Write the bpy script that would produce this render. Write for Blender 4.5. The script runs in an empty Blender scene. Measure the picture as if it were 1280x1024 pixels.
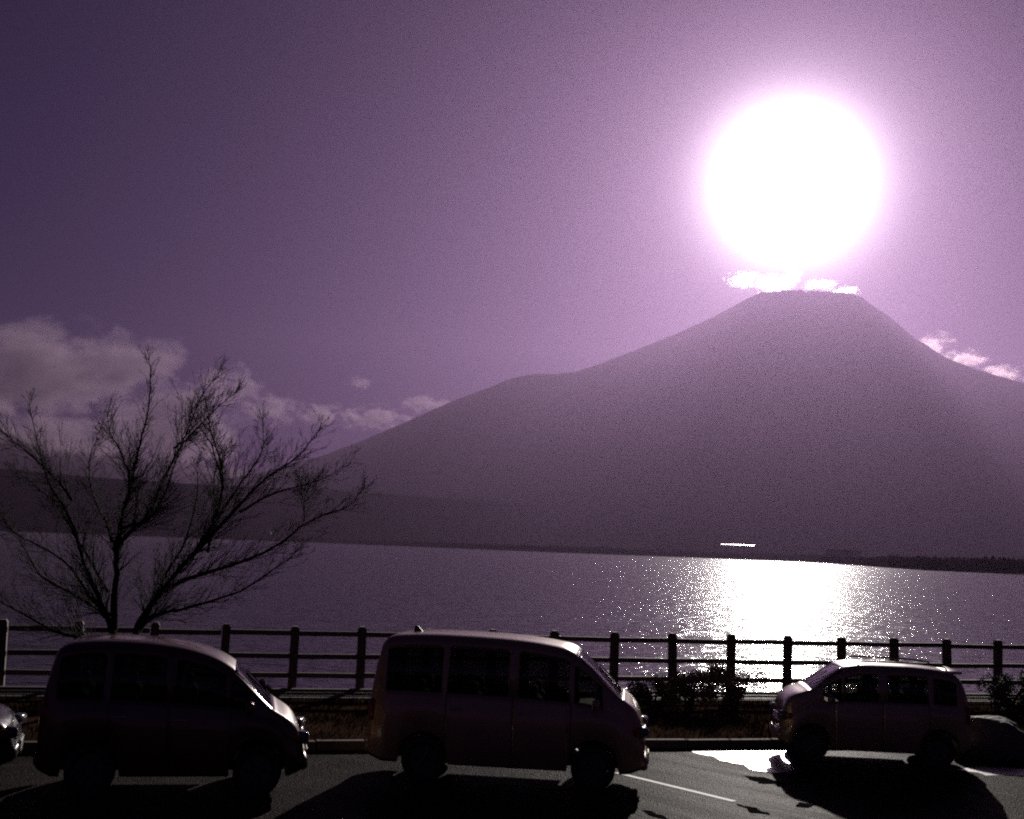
import bpy, bmesh, math, random
from mathutils import Vector, Matrix, noise
R = math.radians
random.seed(7)
scene = bpy.context.scene
COL = scene.collection

# ------------------------------------------------------------------ camera
F = 1500.0
CAMH = 3.3
PITCH = math.atan(174 / F)
ROLL = math.atan(0.038)
fw = Vector((0, math.cos(PITCH), math.sin(PITCH)))
r0 = Vector((1, 0, 0)); u0 = Vector((0, -math.sin(PITCH), math.cos(PITCH)))
rt = math.cos(ROLL) * r0 + math.sin(ROLL) * u0
up = -math.sin(ROLL) * r0 + math.cos(ROLL) * u0
cd = bpy.data.cameras.new('camera'); cam = bpy.data.objects.new('camera', cd); COL.objects.link(cam)
cam.matrix_world = Matrix(((rt.x, up.x, -fw.x, 0), (rt.y, up.y, -fw.y, 0), (rt.z, up.z, -fw.z, CAMH), (0, 0, 0, 1)))
cd.sensor_fit = 'HORIZONTAL'; cd.sensor_width = 36; cd.lens = 36 * F / 1280
cd.clip_start = 0.1; cd.clip_end = 120000
scene.camera = cam

def ray(x, y):
    return (F * fw + (x - 640) * rt - (y - 512) * up).normalized()
def ground(x, y, z=0.0):
    d = ray(x, y); t = (z - CAMH) / d.z
    return Vector((d.x * t, d.y * t, z))
def at_y(x, y, Y):
    d = ray(x, y); t = Y / d.y
    return Vector((d.x * t, Y, CAMH + d.z * t))

# ------------------------------------------------------------------ sky, sun, exposure
SUN = ray(990, 230)
SUN_EL = math.asin(SUN.z); SUN_AZ = math.atan2(SUN.x, SUN.y)
world = bpy.data.worlds.new('World'); scene.world = world; world.use_nodes = True
nt = world.node_tree; nt.nodes.clear()
def N(tree, t, **kw):
    n = tree.nodes.new(t)
    for k, v in kw.items():
        if hasattr(n, k): setattr(n, k, v)
        else: n.inputs[k].default_value = v
    return n
L_ = nt.links.new
out = N(nt, 'ShaderNodeOutputWorld')
sky = N(nt, 'ShaderNodeTexSky', sky_type='NISHITA', sun_disc=False, sun_elevation=SUN_EL, sun_rotation=SUN_AZ,
        altitude=1000, air_density=1.0, dust_density=0.15, ozone_density=1.0)
tint = N(nt, 'ShaderNodeMix', data_type='RGBA', blend_type='MULTIPLY'); tint.inputs[0].default_value = 1
tint.inputs[7].default_value = (0.11, 0.045, 0.155, 1)
L_(sky.outputs[0], tint.inputs[6])
bg1 = N(nt, 'ShaderNodeBackground', Strength=0.05); L_(tint.outputs[2], bg1.inputs[0])
tc = N(nt, 'ShaderNodeTexCoord')
dot = N(nt, 'ShaderNodeVectorMath', operation='DOT_PRODUCT'); dot.inputs[1].default_value = SUN
L_(tc.outputs['Generated'], dot.inputs[0])
ac = N(nt, 'ShaderNodeMath', operation='ARCCOSINE'); L_(dot.outputs['Value'], ac.inputs[0])
# the aureole that thin cloud scatters around the sun (angles in degrees)
def lobe(width, power, gain, col):
    d = N(nt, 'ShaderNodeMath', operation='DIVIDE'); d.inputs[1].default_value = R(width); L_(ac.outputs[0], d.inputs[0])
    p = N(nt, 'ShaderNodeMath', operation='POWER'); p.inputs[1].default_value = power; L_(d.outputs[0], p.inputs[0])
    m = N(nt, 'ShaderNodeMath', operation='MULTIPLY'); m.inputs[1].default_value = -1; L_(p.outputs[0], m.inputs[0])
    e = N(nt, 'ShaderNodeMath', operation='EXPONENT'); L_(m.outputs[0], e.inputs[0])
    g = N(nt, 'ShaderNodeMath', operation='MULTIPLY'); g.inputs[1].default_value = gain; L_(e.outputs[0], g.inputs[0])
    b = N(nt, 'ShaderNodeBackground'); b.inputs[0].default_value = (*col, 1); L_(g.outputs[0], b.inputs[1])
    return b
prev = bg1
for args in ((2.6, 2.0, 5.5, (1, 0.93, 1)), (2.3, 1.0, 3.2, (1, 0.72, 0.97)), (8, 1.0, .12, (1, 0.42, 0.72))):
    a = N(nt, 'ShaderNodeAddShader'); L_(prev.outputs[0], a.inputs[0]); L_(lobe(*args).outputs[0], a.inputs[1]); prev = a
L_(prev.outputs[0], out.inputs[0])

sl = bpy.data.lights.new('sun', 'SUN'); sl.energy = 5.0; sl.angle = R(0.5); sl.color = (1, 0.93, 0.86)
so = bpy.data.objects.new('sun', sl); COL.objects.link(so)
so.rotation_euler = (-SUN).to_track_quat('-Z', 'Y').to_euler(); so.location = (0, 0, 60)

vs = scene.view_settings
vs.view_transform = 'Standard'; vs.look = 'None'; vs.exposure = 0.0; vs.gamma = 1
cy = scene.cycles
cy.use_denoising = False; cy.use_adaptive_sampling = False
cy.pixel_filter_type = 'BLACKMAN_HARRIS'; cy.filter_width = 2.1
cy.max_bounces = 5; cy.diffuse_bounces = 2; cy.glossy_bounces = 3; cy.transmission_bounces = 4
cy.transparent_max_bounces = 12; cy.volume_bounces = 0
cy.volume_max_steps = 256; cy.volume_step_rate = 1.0
cy.caustics_reflective = False; cy.caustics_refractive = False

# ------------------------------------------------------------------ helpers
def tag(o, label=None, cat=None, group=None, kind=None):
    if label: o['label'] = label
    if cat: o['category'] = cat
    if group: o['group'] = group
    if kind: o['kind'] = kind
    return o
def empty(name, loc=(0, 0, 0), rz=0):
    o = bpy.data.objects.new(name, None); COL.objects.link(o); o.location = loc; o.rotation_euler = (0, 0, rz)
    return o
def mesh(name, verts, faces, mats, parent=None, smooth=False, mi=None, loc=None):
    me = bpy.data.meshes.new(name); me.from_pydata([tuple(v) for v in verts], [], faces)
    for m in (mats if isinstance(mats, (list, tuple)) else [mats]): me.materials.append(m)
    if mi: me.polygons.foreach_set('material_index', mi)
    if smooth: me.polygons.foreach_set('use_smooth', [True] * len(me.polygons))
    me.update()
    o = bpy.data.objects.new(name, me); COL.objects.link(o)
    if parent: o.parent = parent
    if loc: o.location = loc
    return o
class MB:
    def __init__(s): s.v = []; s.f = []
    def box(s, c, d, rot=None, bev=0.0):
        b = bmesh.new(); bmesh.ops.create_cube(b, size=1)
        for v in b.verts: v.co = Vector((v.co.x * d[0], v.co.y * d[1], v.co.z * d[2]))
        if bev: bmesh.ops.bevel(b, geom=list(b.edges), offset=bev, segments=1, affect='EDGES')
        if rot: bmesh.ops.rotate(b, verts=b.verts, matrix=Matrix.Rotation(rot[1], 3, rot[0]))
        bmesh.ops.translate(b, verts=b.verts, vec=c)
        s.add(b)
    def add(s, b):
        b.verts.ensure_lookup_table(); n = len(s.v)
        for i, v in enumerate(b.verts): v.index = i
        s.v += [v.co.copy() for v in b.verts]; s.f += [[n + v.index for v in f.verts] for f in b.faces]; b.free()
    def cyl(s, a, b_, r1, r2, n=12, cap=True):
        a = Vector(a); b_ = Vector(b_); ax = (b_ - a).normalized()
        p = ax.orthogonal().normalized(); q = ax.cross(p); k = len(s.v)
        for c, r in ((a, r1), (b_, r2)):
            for i in range(n):
                t = 2 * math.pi * i / n; s.v.append(c + (p * math.cos(t) + q * math.sin(t)) * r)
        for i in range(n):
            j = (i + 1) % n; s.f.append([k + i, k + j, k + n + j, k + n + i])
        if cap: s.f.append([k + n - 1 - i for i in range(n)]); s.f.append([k + n + i for i in range(n)])
    def tube(s, pts, rad, n=5):
        k = len(s.v); m = len(pts); p = None
        for i in range(m):
            t = (pts[min(i + 1, m - 1)] - pts[max(i - 1, 0)]).normalized()
            p = t.orthogonal().normalized() if p is None else (p - t * p.dot(t)).normalized()
            q = t.cross(p)
            for j in range(n):
                a = 2 * math.pi * j / n; s.v.append(pts[i] + (p * math.cos(a) + q * math.sin(a)) * rad[i])
        for i in range(m - 1):
            for j in range(n):
                a = k + i * n + j; b = k + i * n + (j + 1) % n
                s.f.append([a, b, b + n, a + n])
        s.f.append([k + (m - 1) * n + j for j in range(n)])
    def build(s, name, mat, parent=None, smooth=False): return mesh(name, s.v, s.f, mat, parent, smooth)
def copy_tree(o, parent=None):
    c = o.copy(); COL.objects.link(c)
    if parent: c.parent = parent
    for ch in list(o.children): copy_tree(ch, c)
    return c

# ------------------------------------------------------------------ materials
def pmat(name, col, rough=0.6, metal=0.0, spec=0.5, noise_=None, bump=None, coat=0.0, emit=None):
    """noise_ = (scale, amount): mottles the colour; bump = (scale, metres)"""
    m = bpy.data.materials.new(name); m.use_nodes = True; t = m.node_tree; b = t.nodes['Principled BSDF']
    b.inputs['Base Color'].default_value = (*col, 1); b.inputs['Roughness'].default_value = rough
    b.inputs['Metallic'].default_value = metal; b.inputs['Specular IOR Level'].default_value = spec
    b.inputs['Coat Weight'].default_value = coat; b.inputs['Coat Roughness'].default_value = 0.06
    co = N(t, 'ShaderNodeTexCoord')
    if noise_:
        n = N(t, 'ShaderNodeTexNoise', Scale=noise_[0], Detail=6.0, Roughness=0.65); t.links.new(co.outputs['Object'], n.inputs['Vector'])
        mx = N(t, 'ShaderNodeMix', data_type='RGBA', blend_type='MIX')
        mx.inputs[6].default_value = (*[c * (1 - noise_[1]) for c in col], 1); mx.inputs[7].default_value = (*[c * (1 + noise_[1]) for c in col], 1)
        cr = N(t, 'ShaderNodeMapRange'); cr.inputs[1].default_value = .3; cr.inputs[2].default_value = .7
        t.links.new(n.outputs[0], cr.inputs[0]); t.links.new(cr.outputs[0], mx.inputs[0]); t.links.new(mx.outputs[2], b.inputs['Base Color'])
    if bump:
        n = N(t, 'ShaderNodeTexNoise', Scale=bump[0], Detail=4.0); t.links.new(co.outputs['Object'], n.inputs['Vector'])
        bp = N(t, 'ShaderNodeBump', Distance=bump[1]); t.links.new(n.outputs[0], bp.inputs['Height']); t.links.new(bp.outputs[0], b.inputs['Normal'])
    return m
M = {}
M['bark'] = pmat('bark', (.028, .02, .02), .9, spec=.1, noise_=(9, .4), bump=(30, .01))
M['wood'] = pmat('weathered_wood', (.10, .062, .05), .75, noise_=(14, .35), bump=(40, .004))
M['leaf'] = pmat('leaf', (.05, .055, .03), .6, noise_=(3, .4))
M['deadleaf'] = pmat('dry_leaf', (.11, .06, .035), .7, noise_=(3, .4))
M['grass'] = pmat('dead_grass', (.045, .026, .018), .95, spec=.0, noise_=(1.7, .45), bump=(22, .04))
M['soil'] = pmat('soil', (.07, .045, .035), .95, spec=.1, noise_=(2, .4), bump=(9, .03))
M['kerb'] = pmat('kerb_concrete', (.13, .105, .10), .85, spec=.05, noise_=(7, .25), bump=(40, .003))
M['line'] = pmat('road_paint', (.62, .6, .58), .7, spec=.25, noise_=(9, .25))
M['rubber'] = pmat('rubber', (.02, .02, .02), .7)
M['rim'] = pmat('alloy', (.10, .09, .09), .4, metal=.7)
M['black'] = pmat('black_plastic', (.015, .015, .016), .5)
M['seat'] = pmat('seat_cloth', (.05, .045, .045), .9, noise_=(20, .3))
M['chrome'] = pmat('chrome', (.6, .6, .6), .12, metal=1)
M['plate'] = pmat('number_plate', (.5, .5, .48), .4)
M['amber'] = pmat('amber_lens', (.35, .1, .02), .15)
M['red'] = pmat('red_lens', (.28, .015, .012), .15)
M['lamp'] = pmat('lamp_glass', (.15, .15, .16), .12, metal=.2)
M['rock'] = pmat('boulder_stone', (.10, .085, .08), .8, noise_=(3, .4), bump=(8, .05))
M['wall'] = pmat('white_wall', (.75, .73, .7), .7, noise_=(.3, .1))
M['roofw'] = pmat('pale_roof', (.7, .7, .7), .3, metal=.8)
M['roofd'] = pmat('dark_roof', (.08, .07, .07), .5)
M['pane'] = pmat('window_pane', (.03, .035, .04), .1)
def paint(name, col): return pmat(name, col, .32, metal=.25, spec=.5, coat=.8, noise_=(2.0, .06))
M['paint_left'] = paint('maroon_paint', (.12, .055, .03))
M['paint_van'] = paint('van_glare_paint', (.40, .29, .15))  # base lightened and warmed to stand in for lens glare over the van
M['paint_right'] = paint('small_car_glare_paint', (.34, .25, .15))  # glare veiling the small car is put into this paler, warmer base
M['paint_edge'] = paint('black_paint', (.02, .018, .02))
def glass_mat(nm='car_glass', c=.62):
    m = bpy.data.materials.new(nm); m.use_nodes = True; t = m.node_tree; t.nodes.clear()
    o = N(t, 'ShaderNodeOutputMaterial'); mix = N(t, 'ShaderNodeMixShader'); fr = N(t, 'ShaderNodeFresnel', IOR=1.5)
    tr = N(t, 'ShaderNodeBsdfTransparent'); tr.inputs[0].default_value = (c, c, c * .97, 1)
    gl = N(t, 'ShaderNodeBsdfGlossy'); gl.inputs['Roughness'].default_value = .04
    t.links.new(fr.outputs[0], mix.inputs[0]); t.links.new(tr.outputs[0], mix.inputs[1]); t.links.new(gl.outputs[0], mix.inputs[2]); t.links.new(mix.outputs[0], o.inputs[0])
    return m
M['glass'] = glass_mat('car_glass', .42); M['dark_glass'] = glass_mat('privacy_glass', .36)

def asphalt_mat():
    m = bpy.data.materials.new('asphalt'); m.use_nodes = True; t = m.node_tree; b = t.nodes['Principled BSDF']; l = t.links.new
    co = N(t, 'ShaderNodeTexCoord')
    mr_ = N(t, 'ShaderNodeMapping'); mr_.inputs['Rotation'].default_value = (0, 0, R(50)); l(co.outputs['Object'], mr_.inputs[0])
    mp = N(t, 'ShaderNodeMapping'); mp.inputs['Scale'].default_value = (.28, 2.2, 1); l(mr_.outputs[0], mp.inputs[0])
    streak = N(t, 'ShaderNodeTexNoise', Scale=1.0, Detail=6.0, Roughness=.6); l(mp.outputs[0], streak.inputs['Vector'])
    blot = N(t, 'ShaderNodeTexNoise', Scale=.9, Detail=5.0, Roughness=.6); l(co.outputs['Object'], blot.inputs['Vector'])
    fine = N(t, 'ShaderNodeTexNoise', Scale=60, Detail=3.0); l(co.outputs['Object'], fine.inputs['Vector'])
    grit = N(t, 'ShaderNodeTexVoronoi', Scale=45); l(co.outputs['Object'], grit.inputs['Vector'])
    col = N(t, 'ShaderNodeValToRGB'); col.color_ramp.elements[0].color = (.012, .009, .009, 1); col.color_ramp.elements[1].color = (.04, .031, .029, 1)
    col.color_ramp.elements[0].position = .35; col.color_ramp.elements[1].position = .65
    l(blot.outputs[0], col.inputs[0]); l(col.outputs[0], b.inputs['Base Color'])
    rg = N(t, 'ShaderNodeMapRange'); rg.inputs[1].default_value = .38; rg.inputs[2].default_value = .62; rg.inputs[3].default_value = .38; rg.inputs[4].default_value = .50
    l(streak.outputs[0], rg.inputs[0]); l(rg.outputs[0], b.inputs['Roughness'])
    b.inputs['Specular IOR Level'].default_value = .003
    b1 = N(t, 'ShaderNodeBump', Distance=.035); l(grit.outputs[0], b1.inputs['Height'])
    b2 = N(t, 'ShaderNodeBump', Distance=.05); l(streak.outputs[0], b2.inputs['Height']); l(b1.outputs[0], b2.inputs['Normal'])
    l(b2.outputs[0], b.inputs['Normal'])
    return m
M['asphalt'] = asphalt_mat()

def water_mat():
    m = bpy.data.materials.new('lake_water'); m.use_nodes = True; t = m.node_tree; b = t.nodes['Principled BSDF']; l = t.links.new
    b.inputs['Base Color'].default_value = (.012, .014, .02, 1); b.inputs['Roughness'].default_value = .108; b.inputs['IOR'].default_value = 1.333
    co = N(t, 'ShaderNodeTexCoord')
    def nz(scale, sx, sy, rot, det=3.0):
        mp = N(t, 'ShaderNodeMapping'); mp.inputs['Rotation'].default_value = (0, 0, R(rot)); mp.inputs['Scale'].default_value = (sx, sy, 1); l(co.outputs['Object'], mp.inputs[0])
        n = N(t, 'ShaderNodeTexNoise', Scale=scale, Detail=det, Roughness=.55); l(mp.outputs[0], n.inputs['Vector']); return n
    a = nz(.35, .3, 1, 5); c = nz(1.3, .55, 1, -8, 1.0); d = nz(6, .62, 1, 10, 2.0)
    b1 = N(t, 'ShaderNodeBump', Distance=.42); l(a.outputs[0], b1.inputs['Height'])
    b2 = N(t, 'ShaderNodeBump', Distance=.17); l(c.outputs[0], b2.inputs['Height']); l(b1.outputs[0], b2.inputs['Normal'])
    b3 = N(t, 'ShaderNodeBump', Distance=.038); l(d.outputs[0], b3.inputs['Height']); l(b2.outputs[0], b3.inputs['Normal'])
    e = nz(3.2, .7, 1, 14, 1.0); er = N(t, 'ShaderNodeMapRange', interpolation_type='SMOOTHSTEP'); er.inputs[1].default_value = .60; er.inputs[2].default_value = .78; l(e.outputs[0], er.inputs[0])
    b4 = N(t, 'ShaderNodeBump', Distance=.025); l(er.outputs[0], b4.inputs['Height']); l(b3.outputs[0], b4.inputs['Normal'])   # steep little crests
    l(b4.outputs[0], b.inputs['Normal'])
    return m
M['water'] = water_mat()

def land_mat(name, c1, c2, scale, snow=None):
    m = bpy.data.materials.new(name); m.use_nodes = True; t = m.node_tree; b = t.nodes['Principled BSDF']; l = t.links.new
    b.inputs['Roughness'].default_value = 1.0; b.inputs['Specular IOR Level'].default_value = 0
    co = N(t, 'ShaderNodeTexCoord'); n = N(t, 'ShaderNodeTexNoise', Scale=scale, Detail=8.0, Roughness=.65); l(co.outputs['Object'], n.inputs['Vector'])
    cr = N(t, 'ShaderNodeValToRGB'); cr.color_ramp.elements[0].position = .38; cr.color_ramp.elements[1].position = .62
    cr.color_ramp.elements[0].color = (*c1, 1); cr.color_ramp.elements[1].color = (*c2, 1); l(n.outputs[0], cr.inputs[0])
    last = cr.outputs[0]
    if snow:
        sp = N(t, 'ShaderNodeSeparateXYZ'); l(co.outputs['Object'], sp.inputs[0])
        ns = N(t, 'ShaderNodeMapRange'); ns.inputs[1].default_value = snow[0]; ns.inputs[2].default_value = snow[1]
        ad = N(t, 'ShaderNodeMath', operation='MULTIPLY_ADD'); ad.inputs[1].default_value = 1400; l(n.outputs[0], ad.inputs[0]); l(sp.outputs[2], ad.inputs[2])
        l(ad.outputs[0], ns.inputs[0])
        mx = N(t, 'ShaderNodeMix', data_type='RGBA'); l(ns.outputs[0], mx.inputs[0]); l(last, mx.inputs[6]); mx.inputs[7].default_value = (.5, .48, .5, 1); last = mx.outputs[2]
    l(last, b.inputs['Base Color'])
    return m
M['mountain'] = land_mat('volcano_slope', (.05, .04, .05), (.10, .08, .085), .0012)
M['forest'] = land_mat('forest_hill', (.012, .012, .011), (.026, .023, .019), .006)

# ------------------------------------------------------------------ lake and land
WZ = -1.5
# kerb line and fence line in plan
KL = ground(0, 928); KR = ground(1280, 950)
KL = Vector((-30, 12.4, 0)); KR = Vector((34, 29.4, 0))
f_a = Vector(((298 - 640) / F * 25.5, 25.5, 0)); f_b = Vector(((1249 - 640) / F * 30.2, 30.2, 0))
fd = (f_b - f_a).normalized(); fn = Vector((-fd.y, fd.x, 0))
def kerb_y(x): return KL.y + (KR.y - KL.y) * (x - KL.x) / (KR.x - KL.x)
def fence_y(x): return f_a.y + (f_b.y - f_a.y) * (x - f_a.x) / (f_b.x - f_a.x)

mesh('lake', [(-14000, 30, WZ), (14000, 30, WZ), (14000, 9000, WZ), (-14000, 9000, WZ)], [(0, 1, 2, 3)], M['water'])
tag(bpy.data.objects['lake'], kind='structure')
mesh('parking_lot', [(-60, -40, 0), (60, -40, 0), (60, kerb_y(60), 0), (-60, kerb_y(-60), 0)], [(0, 1, 2, 3)], M['asphalt'])
tag(bpy.data.objects['parking_lot'], kind='structure')
# near ground: one big sheet under the lot and back to the horizon
mesh('ground', [(-6000, -9000, -.05), (6000, -9000, -.05), (6000, 22, -.05), (-6000, 18, -.05)], [(0, 1, 2, 3)], M['soil'])
tag(bpy.data.objects['ground'], kind='structure')
# verge: raised strip of dead grass from the kerb to the fence, then a bank down to the water
vv = []; ff = []; nx = 260; rows = [0, .1, .2, .35, .5, .65, .8, .92, 1.0, 1.06, 1.15, 1.35, 1.7]
for i in range(nx + 1):
    x = -55 + 110 * i / nx; y0 = kerb_y(x) + .16; y1 = fence_y(x)
    for k, s in enumerate(rows):
        y = y0 + (y1 - y0) * s
        if s <= 1.06: z = .12 + .05 * math.sin(s * 3) + (.05 * noise.noise(Vector((x * .7, y * .9, 0))) if k > 0 else 0)
        else: z = .1 - (s - 1.06) * 3.6
        vv.append((x, y, z))
for i in range(nx):
    for k in range(len(rows) - 1):
        a = i * len(rows) + k; ff.append((a, a + len(rows), a + len(rows) + 1, a + 1))
tag(mesh('verge', vv, ff, M['grass'], smooth=True), kind='structure')
# kerb
d = (KR - KL).normalized(); ang = math.atan2(d.y, d.x)
kroot = tag(empty('kerb', KL), kind='structure')
ks = None; nst = int((KR - KL).length / .8)
for i in range(nst):
    p = d * .8 * (i + .5)
    if abs(KL.x + p.x) > 21: continue
    if ks is None: m = MB(); m.box((0, 0, 0), (.785, .16, .2), None, .014); ks = m.build('kerb_stone', M['kerb'], kroot); o = ks
    else: o = ks.copy(); COL.objects.link(o)
    o.location = (p.x, p.y + .08 + random.uniform(-.006, .006), .04 + random.uniform(-.006, .006)); o.rotation_euler = (R(random.uniform(-.6, .6)), R(random.uniform(-.4, .4)), ang)
# rough winter grass on the verge
gv_ = []; gf_ = []; rg = random.Random(5)
for i in range(70000):
    x = rg.uniform(-17, 22); y0 = kerb_y(x) + .2; y1 = fence_y(x) - .15
    t_ = rg.random(); y = y0 + (y1 - y0) * t_
    if rg.random() > .35 + .9 * (.5 + noise.noise(Vector((x * .8, y * .8, 7)))): continue
    dn = -((Vector((x, y, 0)) - f_a).dot(fn))
    if .2 < dn < 1.45: continue
    z = .12 + .05 * math.sin((y - kerb_y(x) - .16) / (fence_y(x) - kerb_y(x) - .16) * 3) - .03; h = rg.uniform(.05, .15); w = .012; a = rg.uniform(-.9, .9)
    lx, ly = rg.gauss(0, .04), rg.gauss(0, .04); k = len(gv_)
    gv_ += [(x - w * math.cos(a), y - w * math.sin(a), z), (x + w * math.cos(a), y + w * math.sin(a), z), (x + lx, y + ly, z + h)]; gf_.append((k, k + 1, k + 2))
tag(mesh('grass', gv_, gf_, M['grass']), kind='stuff', label='short dead grass on the verge between the kerb and the fence', cat='grass')
kb = MB(); c = (f_a + f_b) / 2 - fn * .28
kb.box((c.x, c.y, .12), (60, .18, .22), ('Z', math.atan2(fd.y, fd.x)), .012)
c2 = (f_a + f_b) / 2 - fn * 1.3
kb.box((c2.x, c2.y, .08), (60, .16, .2), ('Z', math.atan2(fd.y, fd.x)), .012)
tag(kb.build('edging_kerb', M['kerb']), kind='structure')
# path between the two edging kerbs
pv = [(f_a - fd * 20 - fn * 1.2), (f_b + fd * 20 - fn * 1.2), (f_b + fd * 20 - fn * .38), (f_a - fd * 20 - fn * .38)]
mesh('path', [(p.x, p.y, .19) for p in pv], [(0, 1, 2, 3)], M['asphalt']); tag(bpy.data.objects['path'], kind='structure')

# far shore land: follows the shoreline round the lake
SH = [(-1500, 4200), (-400, 4600), (100, 4800), (400, 4800), (560, 3600), (700, 3000), (850, 2900), (1000, 2700), (1060, 1800), (1110, 1250), (1160, 1000), (1300, 900), (1700, 800), (2600, 700)]
def shore_d(px):
    for a, b in zip(SH, SH[1:]):
        if a[0] <= px <= b[0]:
            t = (px - a[0]) / (b[0] - a[0]); return a[1] + (b[1] - a[1]) * t
    return SH[-1][1] if px > SH[-1][0] else SH[0][1]
def shore_pt(px, extra=0.0):
    D = shore_d(px) + extra; return Vector(((px - 640) / F * D, D, 0))
def land_z(px, e):
    z = -1.6 + min(e, 60) * .1 + max(0, e - 30) * .0075
    return z + (4 * noise.noise(Vector((px * .013, e * .01, 0))) if e > 20 else 0)
vv = []; ff = []; es = [-30, 0, 12, 30, 60, 110, 180, 280, 420, 620, 900, 1300, 1900, 2800, 4200]
pxs = [-1500 + i * 10 for i in range(411)]
for px in pxs:
    for e in es:
        p = shore_pt(px, e); vv.append((p.x, p.y, land_z(px, e)))
n = len(es)
for i in range(len(pxs) - 1):
    for k in range(n - 1):
        a = i * n + k; ff.append((a, a + n, a + n + 1, a + 1))
tag(mesh('far_shore', vv, ff, M['forest'], smooth=True), kind='structure')

tag(mesh('plain', [(-30000, 3500, -2.2), (30000, 3500, -2.2), (30000, 16400, -2.2), (-30000, 16400, -2.2)], [(0, 1, 2, 3)], M['forest']), kind='structure')
# the wooded belt along the far shore: masses of small crowns nobody could count
wv = []; wf = []
random.seed(3)
for i in range(9000):
    px = random.uniform(-250, 1500); e = 6 + random.random() ** 1.6 * 700
    p = shore_pt(px, e); z = land_z(px, e) - .5; s = random.uniform(3.0, 6.5) * (1.0 if px < 1050 else .55); h = s * random.uniform(1.2, 1.9)
    k = len(wv); a0 = random.random() * 6
    for q in range(5): wv.append((p.x + s * math.cos(a0 + q * 1.257), p.y + s * math.sin(a0 + q * 1.257), z + h * random.uniform(.25, .5)))
    wv.append((p.x + random.uniform(-1, 1), p.y, z + h)); wv.append((p.x, p.y, z))
    for q in range(5):
        wf.append((k + q, k + (q + 1) % 5, k + 5)); wf.append((k + (q + 1) % 5, k + q, k + 6))
tag(mesh('forest', wv, wf, M['forest']), kind='stuff', label='dark woods along the far shore of the lake under the volcano', cat='forest')

# forested hills between the lake and the volcano
def ridge(name, prof, D, depth, mat, seed, rough=14):
    px0, px1 = prof[0][0], prof[-1][0]; cols = 260; rws = 26; vv = []; ff = []
    for i in range(cols + 1):
        px = px0 + (px1 - px0) * i / cols
        for a, b in zip(prof, prof[1:]):
            if a[0] <= px <= b[0]: y = a[1] + (b[1] - a[1]) * (px - a[0]) / (b[0] - a[0]); break
        crest = at_y(px, y, D)
        for k in range(rws + 1):
            t = k / rws; s = 2 * t - 1        # front foot .. crest .. back foot
            hh = crest.z * (1 - abs(s) ** 1.05)
            yy = D + s * depth
            xx = crest.x * (yy / D)
            nz = noise.fractal(Vector((xx * .0016 + seed, yy * .0016, seed)), 1, 2, 5) * rough * (.35 + abs(s))
            vv.append((xx, yy, hh + nz * min(1, hh / 40 + .05) - 3))
    n = rws + 1
    for i in range(cols):
        for k in range(rws):
            a = i * n + k; ff.append((a, a + n, a + n + 1, a + 1))
    return tag(mesh(name, vv, ff, mat, smooth=True), kind='structure')
ridge('hills', [(-900, 600), (-300, 590), (0, 585), (150, 598), (300, 607), (420, 612), (560, 621), (760, 632), (900, 645), (1050, 668), (1180, 690), (1400, 705), (1700, 690)], 5900, 520, M['forest'], 3.3)

# the volcano: polar height field round the summit
DM = 12500.0
silL = [(975, 360), (960, 363), (930, 375), (900, 392), (850, 415), (800, 435), (740, 458), (715, 466), (690, 468), (650, 471), (638, 474), (600, 489), (560, 504), (500, 531), (440, 556), (380, 577), (300, 597), (150, 620), (-100, 640), (-500, 655)]
silR = [(1050, 365), (1075, 372), (1110, 395), (1140, 420), (1180, 446), (1220, 462), (1280, 479), (1360, 520), (1450, 560), (1560, 600), (1750, 640), (2100, 680), (2500, 700)]
cx = at_y(1012, 362, DM).x
pl = [(cx - at_y(x, y, DM).x, at_y(x, y, DM).z) for x, y in silL]
pr = [(at_y(x, y, DM).x - cx, at_y(x, y, DM).z) for x, y in silR]
def prof(p, r):
    if r <= p[0][0]: return p[0][1]
    for a, b in zip(p, p[1:]):
        if a[0] <= r <= b[0]: return a[1] + (b[1] - a[1]) * (r - a[0]) / (b[0] - a[0])
    return p[-1][1] * max(0, 1 - (r - p[-1][0]) / 3000)
NA, NR = 720, 150; vv = []; ff = []
for i in range(NA):
    a = 2 * math.pi * i / NA; w = .5 - .5 * math.cos(a)          # 0 right, 1 left
    w = w * w * (3 - 2 * w)
    for k in range(NR + 1):
        r = 11000 * (k / NR) ** 1.35
        fr_ = max(0, -math.sin(a)); re_ = r * (1 + 1.1 * fr_ * min(1, r / 1500)) if r < 1500 else r * (1 + 1.1 * fr_)
        h = prof(pl, re_) * w + prof(pr, re_) * (1 - w)
        sc_ = min(1, r / 900) * min(1, h / 500)
        g = noise.fractal(Vector((math.cos(a) * 5 + 9, math.sin(a) * 5, r * .00022)), 1, 2, 5)
        g2 = noise.fractal(Vector((math.cos(a) * 26, math.sin(a) * 26, r * .0004)), 1, 2, 3)
        side = abs(math.sin(a)) ** .5
        h += sc_ * (g * 90 * side + g2 * 34 * (.3 + side))
        if r < 520: h -= (1 - (r / 520) ** 2) * 120               # the crater
        h += 10 * noise.noise(Vector((r * .01 * math.cos(a), r * .01 * math.sin(a), 3))) * min(1, h / 300)
        vv.append((cx + r * math.cos(a), DM + r * math.sin(a) * (1 if math.sin(a) < 0 else .34), h - 2))
n = NR + 1
for i in range(NA):
    j = (i + 1) % NA
    for k in range(NR): ff.append((i * n + k, i * n + k + 1, j * n + k + 1, j * n + k))
tag(mesh('mountain', vv, ff, M['mountain'], smooth=True), kind='structure')

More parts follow.
